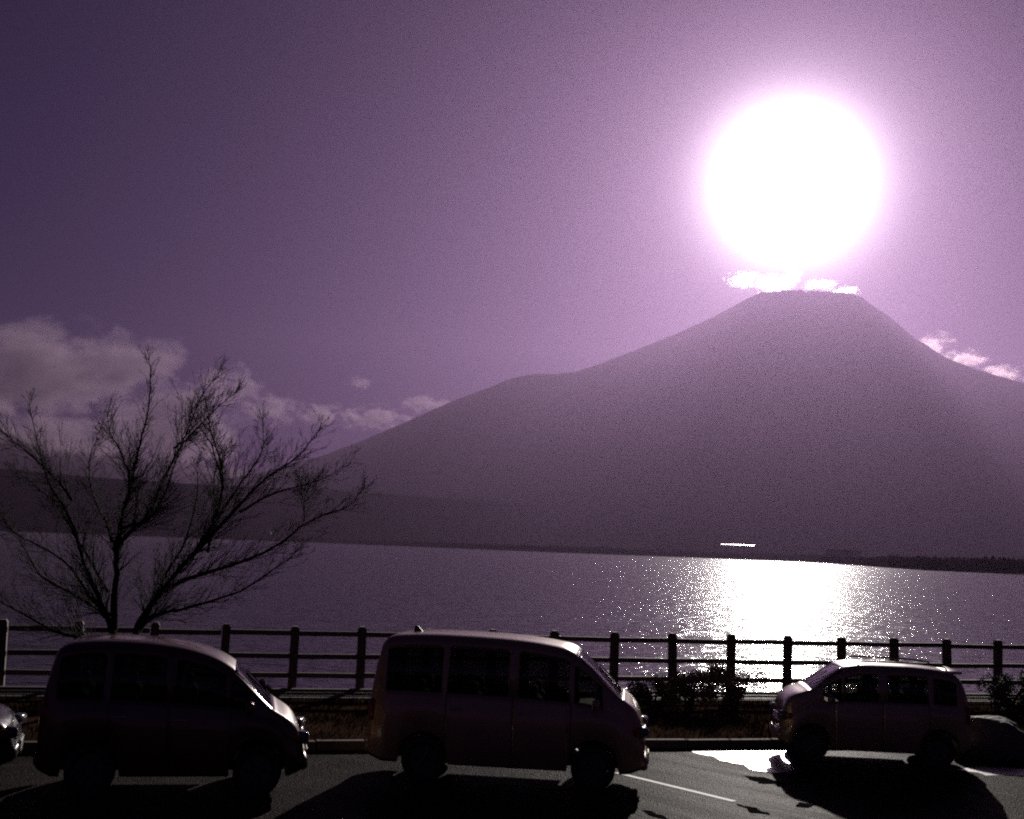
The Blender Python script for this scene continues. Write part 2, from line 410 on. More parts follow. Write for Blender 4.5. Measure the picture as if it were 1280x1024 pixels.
# ------------------------------------------------------------------ haze
def volmat(name, col, dens, g):
    m = bpy.data.materials.new(name); m.use_nodes = True; t = m.node_tree; t.nodes.clear()
    o = N(t, 'ShaderNodeOutputMaterial'); v = N(t, 'ShaderNodeVolumePrincipled')
    v.inputs['Color'].default_value = (*col, 1); v.inputs['Density'].default_value = dens; v.inputs['Anisotropy'].default_value = g
    t.links.new(v.outputs[0], o.inputs['Volume']); return m
hb = MB(); hb.box((0, 3250, 1408), (62000, 26900, 2824))
tag(hb.build('haze', volmat('haze_air', (.158, .105, .188), 3.4e-5, .76)), kind='stuff')

# ------------------------------------------------------------------ clouds (behind the volcano, outside the haze)
def cloud(name, boxes, Y, depth, dens, label, scale, thr=.58, seed=0, g=.3, fade=.62, col=(.50, .38, .50)):
    """boxes: pixel ellipses (x, y, rx, ry); real puffs of vapour at distance Y"""
    bm = bmesh.new()
    for (px, py, rx, ry) in boxes:
        c = at_y(px, py, Y); k = Y / F
        r = bmesh.ops.create_icosphere(bm, subdivisions=3, radius=1)
        for v in r['verts']:
            q = v.co.copy(); v.co = Vector((c.x + q.x * rx * k, c.y + q.y * min(depth, rx * k), c.z + q.z * ry * k))
    hull = bmesh.ops.convex_hull(bm, input=bm.verts)
    bmesh.ops.delete(bm, geom=list({g for g in hull['geom_interior'] + hull['geom_unused'] if isinstance(g, bmesh.types.BMVert)}), context='VERTS')
    hf = {f for f in hull['geom'] if isinstance(f, bmesh.types.BMFace)}
    bmesh.ops.delete(bm, geom=[f for f in bm.faces if f not in hf], context='FACES')
    bmesh.ops.delete(bm, geom=[v for v in bm.verts if not v.link_faces], context='VERTS')
    bmesh.ops.recalc_face_normals(bm, faces=bm.faces)
    me = bpy.data.meshes.new(name); bm.to_mesh(me); bm.free()
    o = bpy.data.objects.new(name, me); COL.objects.link(o)
    m = bpy.data.materials.new(name + '_vapour'); m.use_nodes = True; t = m.node_tree; t.nodes.clear(); l = t.links.new
    ou = N(t, 'ShaderNodeOutputMaterial'); v = N(t, 'ShaderNodeVolumePrincipled')
    v.inputs['Color'].default_value = (*col, 1); v.inputs['Anisotropy'].default_value = g
    co = N(t, 'ShaderNodeTexCoord')
    mp = N(t, 'ShaderNodeMapping'); mp.inputs['Location'].default_value = (seed * 13.7, seed * 5.1, seed * 3.3); mp.inputs['Scale'].default_value = (1 / scale, 1 / scale, 1.5 / scale); l(co.outputs['Object'], mp.inputs[0])
    nz = N(t, 'ShaderNodeTexNoise', Scale=1.0, Detail=7.0, Roughness=.62); l(mp.outputs[0], nz.inputs['Vector'])
    # soft ellipsoid envelope
    env = None
    for (px, py, rx, ry) in boxes:
        c = at_y(px, py, Y); k = Y / F
        sb = N(t, 'ShaderNodeVectorMath', operation='SUBTRACT'); sb.inputs[1].default_value = c; l(co.outputs['Object'], sb.inputs[0])
        dv = N(t, 'ShaderNodeVectorMath', operation='DIVIDE'); dv.inputs[1].default_value = (rx * k, min(depth, rx * k), ry * k); l(sb.outputs[0], dv.inputs[0])
        ln = N(t, 'ShaderNodeVectorMath', operation='LENGTH'); l(dv.outputs[0], ln.inputs[0])
        e = N(t, 'ShaderNodeMath', operation='SUBTRACT'); e.inputs[0].default_value = 1; l(ln.outputs['Value'], e.inputs[1])
        if env is None: env = e
        else:
            mxn = N(t, 'ShaderNodeMath', operation='MAXIMUM'); l(env.outputs[0], mxn.inputs[0]); l(e.outputs[0], mxn.inputs[1]); env = mxn
    # density = smoothstep(thr, thr+.12, noise + env*.5*fade)
    ma = N(t, 'ShaderNodeMath', operation='MULTIPLY_ADD'); ma.inputs[1].default_value = .55 * fade; l(env.outputs[0], ma.inputs[0]); l(nz.outputs[0], ma.inputs[2])
    mr = N(t, 'ShaderNodeMapRange', interpolation_type='SMOOTHSTEP'); mr.inputs[1].default_value = thr + .06; mr.inputs[2].default_value = thr + .3; mr.inputs[4].default_value = dens
    l(ma.outputs[0], mr.inputs[0])
    e0 = N(t, 'ShaderNodeMapRange'); e0.inputs[1].default_value = 0; e0.inputs[2].default_value = .12; l(env.outputs[0], e0.inputs[0])
    mm = N(t, 'ShaderNodeMath', operation='MULTIPLY'); l(mr.outputs[0], mm.inputs[0]); l(e0.outputs[0], mm.inputs[1])
    l(mm.outputs[0], v.inputs['Density']); l(v.outputs[0], ou.inputs['Volume'])
    m.cycles.volume_step_rate = .35
    me.materials.append(m)
    return tag(o, label=label, cat='cloud', group='clouds round the volcano')
CY = 18500
cloud('cloud', [(50, 466, 180, 82), (185, 452, 60, 52), (-60, 490, 140, 100), (160, 455, 80, 55), (60, 570, 200, 80), (210, 540, 120, 70)], CY, 1100, .0018, 'large dark cloud bank behind the bare tree with pale upper edge', 620, seed=1, fade=1.0)
cloud('cloud', [(-40, 585, 170, 50), (120, 596, 170, 42), (270, 606, 100, 28)], CY - 700, 900, .004, 'low cloud under the big bank above the left hills, underside shade put into its dark colour', 520, seed=9, fade=1.4, col=(.17, .12, .16))  # dark vapour colour carries the shade on the underside of the bank
cloud('cloud', [(285, 485, 75, 42), (340, 510, 70, 32), (240, 505, 70, 50)], CY + 500, 700, .0025, 'ragged cloud just right of the big bank above the tree crown', 300, seed=2)
cloud('cloud', [(470, 522, 75, 22), (530, 505, 45, 18), (400, 520, 45, 22)], CY, 500, .006, 'long puffy white cloud resting against the left flank of the volcano', 200, seed=3)
cloud('cloud', [(452, 479, 24, 13)], CY, 400, .0035, 'smallest cloud puff floating alone above the long flank cloud', 150, seed=4)
cloud('cloud', [(932, 350, 32, 13), (965, 355, 36, 16), (992, 344, 15, 19), (1028, 356, 30, 9), (1057, 365, 24, 9)], 17200, 300, .003, 'brilliant white cloud plume behind the volcano summit below the sun', 120, seed=5, g=.80, thr=.54, col=(.97, .9, .95))
cloud('cloud', [(1165, 430, 34, 18), (1205, 450, 45, 18), (1255, 466, 45, 15), (1300, 475, 40, 16)], 17600, 420, .006, 'ragged cloud along the right shoulder of the volcano', 210, seed=6, g=.6, col=(.9, .7, .8))

# ------------------------------------------------------------------ buildings on the far shore
def house(px, py, w, h, dep, e, name, roofm, label, gable=True, nwin=3):
    b = shore_pt(px, e); b.z = land_z(px, e)
    b = at_y(px, py, b.y); t = empty(name, b, R(random.uniform(-12, 12)))
    base = MB(); base.box((0, 0, h / 2 - 2), (w, dep, h + 4)); base.build('wall', M['wall'], t)
    r = MB()
    if gable:
        o = .6; z0 = h + .02; z1 = h + dep * (.075 if name == 'long_shed' and roofm is M['roofw'] else .28)
        k = [(-w / 2 - o, -dep / 2 - o, z0), (w / 2 + o, -dep / 2 - o, z0), (w / 2 + o, dep / 2 + o, z0), (-w / 2 - o, dep / 2 + o, z0), (-w / 2 - o, 0, z1), (w / 2 + o, 0, z1)]
        r.v = [Vector(q) for q in k]; r.f = [(0, 1, 5, 4), (2, 3, 4, 5), (1, 2, 5), (3, 0, 4), (3, 2, 1, 0)]
    else: r.box((0, 0, h + .3), (w + 1, dep + 1, .55))
    r.build('roof', roofm, t)
    for i in range(nwin):
        m = MB(); m.box((-w / 2 + w * (i + .5) / nwin, -dep / 2 - .05, h * .5), (min(1.8, w / nwin * .5), .12, 1.4)); m.build('window', M['pane'], t)
    tag(t, label, 'building', 'buildings on the far shore'); return t
house(820, 693, 16, 5, 9, 40, 'lakeside_house', M['roofw'], 'tiny white lakeside house on the far shore left of the sun glitter')
house(922, 683, 90, 4, 9, 520, 'long_shed', M['roofw'], 'long pale roofed shed shining on the far shore above the glitter', nwin=8)
house(1055, 692, 60, 3.5, 12, 300, 'long_shed', M['roofd'], 'long dim shed on the far shore right of the bright one', nwin=6)
house(675, 663, 14, 6, 9, 1200, 'lakeside_house', M['roofd'], 'tiny house high on the wooded far shore below the left slope')
house(755, 687, 12, 5, 8, 60, 'lakeside_house', M['roofd'], 'tiny dark roofed house at the far waterline left of the white one')
house(1117, 699, 9, 4, 7, 90, 'lakeside_house', M['roofw'], 'tiny house on the far shore at right end of the glitter')
house(336, 666, 18, 6, 10, 80, 'lakeside_house', M['roofw'], 'tiny pale house on the far shore seen through the bare tree')

# ------------------------------------------------------------------ fence
fr = empty('fence', f_a); tag(fr, 'brown wooden post and three rail fence along the lake shore', 'fence')
SP = (f_b - f_a).length / 13
fang = math.atan2(fd.y, fd.x)
post0 = rail0 = None
for i in range(-6, 20):
    p = fd * SP * i
    jz = random.uniform(-.015, .015)
    if post0 is None:
        m = MB(); m.box((0, 0, .73), (.17, .17, 1.5), None, .012); m.box((0, 0, 1.495), (.13, .13, .03), None, .008); post0 = m.build('post', M['wood'], fr); o = post0
    else: o = post0.copy(); COL.objects.link(o)
    o.location = (p.x, p.y, jz); o.rotation_euler = (R(random.uniform(-1.4, 1.4)), R(random.uniform(-1.2, 1.2)), fang)
    if i == 19: break
    for z in (1.34, .88, .47):
        q = fd * SP * (i + .5)
        if rail0 is None:
            m = MB(); m.box((0, 0, 0), (SP - .168, .08, .105), None, .01); rail0 = m.build('rail', M['wood'], fr); o = rail0
        else: o = rail0.copy(); COL.objects.link(o)
        o.location = (q.x, q.y, z + random.uniform(-.012, .012)); o.rotation_euler = (0, R(random.uniform(-.5, .5)), fang)

# ------------------------------------------------------------------ the bare tree
TY = 23.3; tb = ground(158, 877); TBX = at_y(158, 800, TY).x
def tp(px, py, dy=0.0):
    v = at_y(px, py, TY); return Vector((v.x - TBX, dy, v.z))
tree = empty('bare_tree', (TBX, TY, 0)); tag(tree, 'leafless spreading tree with several stems standing by the fence', 'tree')
limbs = [  # pixel path, depth offset at the tip, base radius
 ([(146, 880), (143, 820), (142, 788), (144, 729), (146, 684), (152, 643), (162, 610), (166, 585), (176, 544), (185, 499), (185, 450)], .1, .12),
 ([(165, 882), (168, 830), (172, 788), (189, 761), (221, 720), (254, 683), (279, 634), (283, 585), (271, 544), (268, 520)], -.5, .11),
 ([(144, 800), (135, 766), (115, 708), (98, 643), (78, 602), (62, 515)], -1.0, .09),
 ([(90, 625), (78, 602), (50, 570), (25, 544), (4, 520)], -1.3, .04),
 ([(155, 630), (162, 610), (144, 565), (127, 540), (117, 511)], .8, .055),
 ([(147, 684), (160, 665), (180, 643), (205, 581), (226, 544), (262, 503), (283, 483)], .9, .075),
 ([(218, 560), (226, 544), (242, 487), (259, 458)], 1.1, .035),
 ([(240, 697), (254, 683), (295, 643), (340, 601), (381, 577), (414, 540)], -1.2, .07),
 ([(205, 740), (230, 725), (283, 708), (340, 683), (381, 651), (430, 630), (450, 606)], .8, .065),
 ([(178, 780), (193, 770), (246, 757), (308, 737), (361, 704), (381, 688)], -.9, .06),
 ([(172, 790), (180, 774), (197, 724), (221, 675), (232, 610), (225, 575)], 1.2, .07),
 ([(144, 830), (110, 800), (74, 788), (41, 766), (0, 741), (-30, 725)], -.8, .06),
 ([(143, 800), (135, 774), (82, 741), (41, 720), (8, 667), (-15, 640)], .7, .06),
 ([(143, 770), (123, 757), (82, 700), (25, 667), (0, 626)], -.3, .055),
 ([(146, 700), (130, 660), (105, 620), (90, 575), (95, 535)], 1.3, .05),
 ([(270, 650), (300, 600), (320, 560), (318, 520)], .9, .045),
 ([(280, 610), (272, 560), (262, 530)], -1.2, .035),
 ([(300, 640), (340, 615), (385, 600), (425, 575)], 1.3, .035),
 ([(150, 660), (190, 650), (215, 620), (240, 560), (262, 520)], -1.2, .045),
 ([(260, 690), (262, 640), (255, 590), (262, 560)], 1.4, .045),
 ([(135, 740), (90, 670), (60, 630), (20, 600), (-10, 580)], 1.0, .045),
 ([(380, 652), (378, 620), (372, 600)], .4, .02),
]
random.seed(11)
def smooth_path(P, n=4):
    out_ = []
    for i in range(len(P) - 1):
        p0 = P[max(i - 1, 0)]; p1 = P[i]; p2 = P[i + 1]; p3 = P[min(i + 2, len(P) - 1)]
        for k in range(n):
            t = k / n
            out_.append(.5 * ((2 * p1) + (p2 - p0) * t + (2 * p0 - 5 * p1 + 4 * p2 - p3) * t * t + (3 * p1 - p0 - 3 * p2 + p3) * t ** 3))
    out_.append(P[-1]); return out_
twigs = MB(); nseg = 0
def grow(p, d, length, rad, depth):
    global nseg
    n = max(3, int(length / .11)); pts = [p.copy()]; dd = d.copy(); rr = [rad]
    for i in range(n):
        dd = (dd + Vector((random.gauss(0, .05), random.gauss(0, .05), random.gauss(0.025, .045)))).normalized()
        pts.append(pts[-1] + dd * (length / n)); rr.append(max(.003, rad * (1 - .8 * (i + 1) / n)))
    twigs.tube(pts, rr, 4 if rad < .02 else 5); nseg += n
    if depth > 0:
        k = max(2, int(length / (.17 if depth > 1 else .16)))
        for _ in range(k):
            i = random.randint(1, n); t = (pts[i] - pts[i - 1]).normalized()
            side = t.cross(Vector((random.gauss(0, 1), random.gauss(0, 1), random.gauss(0, 1)))).normalized()
            nd = (t * random.uniform(.7, 1.1) + side * random.uniform(.3, .65) + Vector((0, 0, .08))).normalized()
            grow(pts[i], nd, length * random.uniform(.35, .62) * (1.1 - .4 * i / n), max(.0035, rr[i] * .6), depth - 1)
for li, (path, dy, r0_) in enumerate(limbs):
    P = [tp(x, y, dy * (i / (len(path) - 1)) ** 1.2 if li > 1 else dy * (i / (len(path) - 1))) for i, (x, y) in enumerate(path)]
    S = smooth_path(P); m = len(S)
    S = [S[0]] + [q + Vector((random.gauss(0, .008), random.gauss(0, .015), random.gauss(0, .006))) for q in S[1:]]
    rad = [max(.005, .8 * r0_ * (1 - .93 * (i / (m - 1)) ** .8)) for i in range(m)]
    b = MB(); b.tube(S, rad, 8); b.build('trunk' if li < 2 else 'branch', M['bark'], tree, smooth=True)
    for i in range(m // 6 if li > 1 else m // 3, m):
        for _ in range(5):
            t = (S[min(i + 1, m - 1)] - S[i - 1]).normalized()
            side = t.cross(Vector((random.gauss(0, 1), random.gauss(0, 1), random.gauss(0, 1)))).normalized()
            nd = (t * random.uniform(.7, 1.2) + side * random.uniform(.35, .9) + Vector((0, 0, .12))).normalized()
            grow(S[i], nd, random.uniform(.45, 1.15) * (1.05 - .78 * i / m), max(.0045, rad[i] * .3), 2)
tag(twigs.build('twigs', M['bark'], tree), kind='stuff')

# ------------------------------------------------------------------ shrubs
def shrub(base, w, h, label, seed, stems=6, leaves=1700, mat='deadleaf', dens=1.0, flat=.8):
    rnd = random.Random(seed); t = empty('shrub', base)
    s = MB()
    for i in range(stems):
        a = rnd.uniform(0, 6.28); q = [Vector((0.06 * math.cos(a), 0.06 * math.sin(a), 0))]
        for k in range(1, 5):
            f = k / 4; q.append(Vector((math.cos(a) * w * .42 * f + rnd.gauss(0, .03), math.sin(a) * w * .3 * f + rnd.gauss(0, .03), h * .85 * f ** .8)))
        s.tube(q, [.035, .028, .02, .014, .008], 5)
    s.build('trunk', M['bark'], t)
    clumps = [(Vector((rnd.uniform(-.42, .42) * w, rnd.uniform(-.35, .35) * w * flat, rnd.uniform(.22, .84) * h)), rnd.uniform(.15, .27) * min(w, h)) for _ in range(16)]
    L = MB()
    for i in range(leaves):
        c, r = rnd.choice(clumps); d_ = Vector((rnd.gauss(0, 1), rnd.gauss(0, 1), rnd.gauss(0, 1))).normalized() * r * rnd.random() ** .45
        p = c + d_; sz = rnd.uniform(.018, .036)
        u = Vector((rnd.gauss(0, 1), rnd.gauss(0, 1), rnd.gauss(0, 1))).normalized(); v = u.orthogonal().normalized()
        k = len(L.v); L.v += [p - u * sz, p + v * sz * .55, p + u * sz, p - v * sz * .55]; L.f.append((k, k + 1, k + 2, k + 3))
    L.build('crown', M[mat], t)
    return tag(t, label, 'shrub', 'shrubs on the verge in front of the fence')
def gv(x, y): p = ground(x, y, .14); return p
shrub(gv(917, 890), 1.15, 1.0, 'ragged shrub silhouetted against the sun glitter, nearest the small car', 5, leaves=4200)
shrub(gv(862, 890), 1.0, .86, 'rounded shrub in front of the glitter, middle one of the three', 6, leaves=3600)
shrub(gv(815, 888), .95, .72, 'lowest shrub of the three by the glitter, directly beside the nose of the van', 7, leaves=3400)
shrub(gv(1262, 890), 1.1, .98, 'dark shrub under the fence at the right edge beyond the small car', 8, leaves=4200, mat='leaf')
shrub(gv(1300, 890), 1.0, .95, 'dark shrub cut off by the right edge of the picture', 12, leaves=3600, mat='leaf')
shrub(gv(331, 884), .62, .5, 'small reddish shrub under the fence right of the left minivan', 9, stems=4, leaves=1600)

# boulder at the right, low and rounded
b = bmesh.new(); bmesh.ops.create_icosphere(b, subdivisions=4, radius=1)
for v in b.verts:
    q = v.co.copy(); nn = 1 + .16 * noise.fractal(q * 1.3 + Vector((4, 2, 1)), 1, 2, 4)
    v.co = Vector((q.x * .72 * nn, q.y * .5 * nn, (q.z * .5 + .1) * nn))
m = MB(); m.add(b); bo = m.build('boulder', M['rock'], None, True); p = ground(1252, 950, 0); bo.location = (p.x, p.y + .5, .08)
tag(bo, 'low rounded boulder on the kerb right of the small car', 'boulder')

# ------------------------------------------------------------------ cars
def interp(P, x):
    if x <= P[0][0]: return P[0][1]
    for i in range(len(P) - 1):
        a, b = P[i], P[i + 1]
        if x <= b[0]:
            t = (x - a[0]) / (b[0] - a[0]); 
            pm = P[i - 1] if i > 0 else a; pn = P[i + 2] if i + 2 < len(P) else b
            h = b[0] - a[0]
            m0 = (b[1] - pm[1]) / max(1e-6, b[0] - pm[0]) * h; m1 = (pn[1] - a[1]) / max(1e-6, pn[0] - a[0]) * h
            d_ = b[1] - a[1]
            lim = lambda mm: 0 if mm * d_ <= 0 else math.copysign(min(abs(mm), 2.2 * abs(d_)), d_)
            m0, m1 = lim(m0), lim(m1); t2, t3 = t * t, t * t * t
            return (2 * t3 - 3 * t2 + 1) * a[1] + (t3 - 2 * t2 + t) * m0 + (-2 * t3 + 3 * t2) * b[1] + (t3 - t2) * m1
    return P[-1][1]
def make_car(name, label, spec, loc, heading, group='cars parked in the lakeside lot'):
    Lh = spec['L'] / 2; W = spec['W'] / 2; Rw = spec['wheel_r']; top = spec['top']; belt = spec['belt']
    pm = spec['paint']; root = empty(name, loc, heading)
    wx = spec['wheels']; doors = spec['doors']; side = spec['side']; ws = spec['screen']; rs = spec['rear']
    xs = set()
    x = -Lh
    while x < Lh: xs.add(round(x, 4)); x += .055
    xs.add(Lh)
    for k in (.008, .02, .035): xs |= {round(Lh - k, 4), round(-Lh + k, 4)}
    seams = sorted({e for d_ in doors for e in d_})
    keys = [(e - .007) for e in seams] + [(e + .007) for e in seams] + [e for s_ in side for e in s_] + list(ws) + list(rs)
    for w_ in wx: keys += [w_ + (Rw + .055) * c for c in (-1, 1)]
    xs = [x for x in xs if all(abs(x - k) > .012 for k in keys)] + keys
    xs = sorted(set(round(x, 4) for x in xs))
    def ring(x):
        u = abs(x) / Lh; zt = interp(top, x); zb = min(interp(belt, x), zt - .05)
        wb = W * (1 - .20 * max(0, (u - .80) / .20) ** 2.6 - .015 * u)
        gh = max(0, min(1, (zt - zb - .05) / .5))
        wr = wb * (1 - .03 - spec.get('tumble', .14) * gh)
        zs = spec['sill'] + (.07 * max(0, (u - .88) / .12))
        arch = False
        for w_ in wx:
            ra = Rw + .055
            if abs(x - w_) < ra:
                za = Rw + math.sqrt(ra * ra - (x - w_) ** 2) - .01
                if za > zs: zs = za
        zs = min(zs, zb - .06); h = zb - zs
        R_ = [(wb * .955, zs), (wb * .975, zs + .04), (wb * .995, zs + h * .38), (wb, zs + h * .62), (wb * .985, zs + h * .88), (wb * .955, zb)]
        e0 = (wb * .955, zb); e1 = (wr, zt - .085 * gh - .02)
        for f in (.1, .5, .9): R_.append((e0[0] + (e1[0] - e0[0]) * f + .018 * math.sin(f * math.pi) * gh, e0[1] + (e1[1] - e0[1]) * f))
        R_ += [e1, (wr * .955, zt - .035 * gh - .008), (wr * .88, zt - .014), (wr * .5, zt - .003), (0, zt)]
        return R_
    rings = [ring(x) for x in xs]; nr = len(rings[0])
    full = []                                   # right side then left mirrored
    for x, rg in zip(xs, rings):
        row = [Vector((x, -y, z)) for y, z in rg] + [Vector((x, y, z)) for y, z in reversed(rg[:-1])]
        full.append(row)
    nc = len(full[0])
    allv = [v for row in full for v in row]
    groups = {}
    def put(key, f, mi=0): groups.setdefault(key, []).append((f, mi))
    inr = lambda v, r_: r_[0] - 1e-4 <= v <= r_[1] + 1e-4
    for i in range(len(xs) - 1):
        xa, xb = xs[i], xs[i + 1]; xm = (xa + xb) / 2
        seam = any(abs(xm - e) < .0075 for e in seams)
        for j in range(nc - 1):
            jr = j if j < nr - 1 else nc - 2 - j       # mirrored row index
            sd = 0 if j < nr - 1 else 1
            f = [i * nc + j, i * nc + j + 1, (i + 1) * nc + j + 1, (i + 1) * nc + j]
            f = f[::-1]
            key = 'body'; mi = 0
            if 6 <= jr < 8:
                for k, s_ in enumerate(side):
                    if inr(xa, s_) and inr(xb, s_): key = ('window', k, sd)
            if jr >= 10:
                if inr(xa, ws) and inr(xb, ws): key = ('windscreen',)
                elif inr(xa, rs) and inr(xb, rs): key = ('rear_window',)
            if key == 'body' and jr < 9:
                if seam and jr < 6: mi = 1
                elif jr < 6:
                    for k, d_ in enumerate(doors):
                        if xa >= d_[0] + .006 and xb <= d_[1] - .006 and interp(top, xm) - interp(belt, xm) > .1: key = ('door', k, sd)
                if key == 'body' and jr < 1 : mi = 1
            put(key, f, mi)
    # end caps
    put('body', list(range(nc)), 0); put('body', [(len(xs) - 1) * nc + k for k in reversed(range(nc))], 0)
    def sub(faces, nm, mats, parent, smooth=True, solid=0.0):
        idx = {}; v = []; fs = []; mis = []
        for f, mi in faces:
            g = []
            for q in f:
                if q not in idx: idx[q] = len(v); v.append(allv[q])
                g.append(idx[q])
            fs.append(g); mis.append(mi)
        o = mesh(nm, v, fs, mats, parent, smooth, mis)
        if solid:
            md = o.modifiers.new('thickness', 'SOLIDIFY'); md.thickness = solid; md.offset = 0
        return o
    bodyo = sub(groups['body'], 'body', [pm, M['black']], root, True, .012)
    for key, fs in groups.items():
        if key == 'body': continue
        if key[0] == 'door':
            o = sub(fs, 'door', [pm, M['black']], root, True, .012)
            d_ = doors[key[1]]; sgn = -1 if key[2] == 0 else 1
            hx = d_[0] + .14; zb = interp(belt, hx)
            hm = MB(); hm.box((hx, sgn * (W + .012), zb - .13), (.17, .03, .028), None, .008); hm.build('handle', M['chrome'], o)
        else: sub(fs, key[0], [M['dark_glass'] if (key[0] == 'window' and key[1] < spec.get('tint', 1)) or (key[0] == 'rear_window') else M['glass']], root, True, 0.004)
    # floor pan and wheel-arch liners
    fl = MB(); fl.box((0, 0, spec['sill'] + .09), (2 * Lh - .5, 2 * W * .62, .12))
    fl.build('floor_pan', M['black'], root)
    # wheels
    for w_ in wx:
        for s_ in (-1, 1):
            o = empty('wheel', (w_, s_ * (W - .12), Rw)); o.parent = root
            ty = MB(); n = 36; pr_ = [(Rw * .66, -.09), (Rw * .93, -.095), (Rw, -.07), (Rw, .07), (Rw * .93, .095), (Rw * .66, .09)]
            for k in range(n):
                a = 2 * math.pi * k / n
                for r_, y_ in pr_: ty.v.append(Vector((r_ * math.cos(a), y_, r_ * math.sin(a))))
            q = len(pr_)
            for k in range(n):
                for e in range(q):
                    ty.f.append((k * q + e, k * q + (e + 1) % q, ((k + 1) % n) * q + (e + 1) % q, ((k + 1) % n) * q + e))
            ty.build('tyre', M['rubber'], o, True)
            rm = MB(); rm.cyl((0, s_ * .02, 0), (0, s_ * .04, 0), Rw * .65, Rw * .64, 24)
            for k in range(6):
                a = 2 * math.pi * k / 6; c_ = Vector((math.cos(a), 0, math.sin(a)))
                rm.cyl(c_ * .04 + Vector((0, s_ * .07, 0)), c_ * Rw * .62 + Vector((0, s_ * .06, 0)), .028, .022, 6)
            rm.cyl((0, s_ * .03, 0), (0, s_ * .085, 0), .05, .045, 12)
            rm.build('rim', M['rim'], o)
    # lamps and trim on the rounded corners
    for s_ in (-1, 1):
        hz = spec['lamp_z']; xx = Lh - .045
        h = MB(); h.box((xx - .02, s_ * W * .69, hz), (.16, .30, .14), ('Z', -s_ * R(24)), .03); ho = h.build('headlight', M['lamp'], root, True)
        a = MB(); a.box((xx - .07, s_ * W * .86, hz), (.12, .10, .10), ('Z', -s_ * R(40)), .02); a.build('indicator', M['amber'], ho, True)
        tz = spec['tail_z']; tx = -Lh + .07
        tl = MB(); tl.box((tx, s_ * W * .80, tz), (.12, .13, .30), ('Z', s_ * R(28)), .02); tl.build('tail_light', M['red'], root, True)
        mr = MB(); mx_ = ws[0] - (ws[0] - ws[1]) * .35 if False else ws[0] + (ws[1] - ws[0]) * .45
        bz = interp(belt, mx_) + .09
        mr.box((mx_, s_ * (W + .10), bz), (.09, .19, .15), None, .03); mo = mr.build('door_mirror', pm, root, True)
        mg = MB(); mg.box((mx_ - .052, s_ * (W + .10), bz), (.012, .15, .11), None, .004); mg.build('mirror_glass', M['chrome'], mo)
        st = MB(); st.box((mx_, s_ * (W - .01), bz - .05), (.05, .12, .03)); st.build('mirror_arm', M['black'], mo)
    g = MB()
    for k in range(3): g.box((Lh + .004, 0, spec['lamp_z'] - .02 - k * .05), (.03, W * .9, .018), None, .004)
    g.build('grille', M['chrome'], root)
    for xx, nm, z in ((Lh + .02, 'front_bumper', .38), (-Lh - .015, 'rear_bumper', .42)):
        bp_ = MB(); bp_.box((xx - .03 * (1 if xx > 0 else -1), 0, z), (.12, W * 1.56, .17), None, .035); bo_ = bp_.build(nm, pm, root, True)
        pl_ = MB(); pl_.box((xx + .042 * (1 if xx > 0 else -1), 0, z + .02), (.014, .33, .165), None, .004); pl_.build('number_plate', M['plate'], bo_)
    # seats and steering wheel seen through the glass
    for sx in spec['seats']:
        for s_ in (-1, 1):
            se = MB(); se.box((sx, s_ * W * .45, .62), (.48, .46, .16), None, .05); se.box((sx - .26, s_ * W * .45, .92), (.14, .44, .62), ('Y', 0), .05); se.box((sx - .30, s_ * W * .45, 1.29), (.09, .24, .16), None, .035)
            se.build('seat', M['seat'], root)
    dm = MB(); dm.box((ws[0] + .12, 0, interp(belt, ws[0]) - .08), (.3, W * 1.6, .16), None, .04); dm.build('dashboard', M['black'], root)
    sw = MB(); c_ = Vector((ws[0] - .2, -W * .45, interp(belt, ws[0]) + .0)); pts = [c_ + Vector((.05 * math.sin(2 * math.pi * k / 20), .18 * math.cos(2 * math.pi * k / 20), .17 * math.sin(2 * math.pi * k / 20))) for k in range(21)]
    sw.tube(pts, [.014] * 21, 5); sw.build('steering_wheel', M['black'], root)
    # wipers
    wm = MB()
    for s_ in (-.32, .18):
        p0 = Vector((ws[1] - .03, s_, interp(top, ws[1] - .03) + .02)); x1 = ws[1] - .35; p1 = Vector((x1, s_ + .38, interp(top, x1) + .012)); wm.tube([p0, (p0 + p1) / 2 + Vector((0, 0, .01)), p1], [.01, .008, .006], 4)
    wm.build('wiper', M['black'], root)
    if spec.get('rails'):
        for s_ in (-1, 1):
            x0, x1 = spec['rails']; y_ = s_ * W * .70; pts = [Vector((x0, y_, interp(top, x0) - .01))] + [Vector((x, y_, interp(top, x) + .055)) for x in [x0 + .08 + (x1 - x0 - .16) * k / 6 for k in range(7)]] + [Vector((x1, y_, interp(top, x1) - .01))]
            rr = MB(); rr.tube(pts, [.016] * len(pts), 6); rr.build('roof_rail', M['black'], root, True)
    if spec.get('fin'):
        x = spec['fin']; z = interp(top, x); fm = MB()
        fm.v = [Vector(q) for q in ((x - .07, -.025, z - .02), (x - .07, .025, z - .02), (x + .09, .012, z - .02), (x + .09, -.012, z - .02), (x - .06, -.012, z + .09), (x - .06, .012, z + .09), (x - .01, .008, z + .085), (x - .01, -.008, z + .085))]
        fm.f = [(0, 3, 2, 1), (4, 5, 6, 7), (0, 1, 5, 4), (1, 2, 6, 5), (2, 3, 7, 6), (3, 0, 4, 7)]; fm.build('roof_antenna', M['black'], root)
    if spec.get('spoiler'):
        x = spec['spoiler']; sm_ = MB(); sm_.box((x, 0, interp(top, x + .1) - .01), (.22, W * 1.5, .035), ('Y', R(3)), .012); sm_.build('spoiler', pm, root, True)
    return tag(root, label, 'car', group)

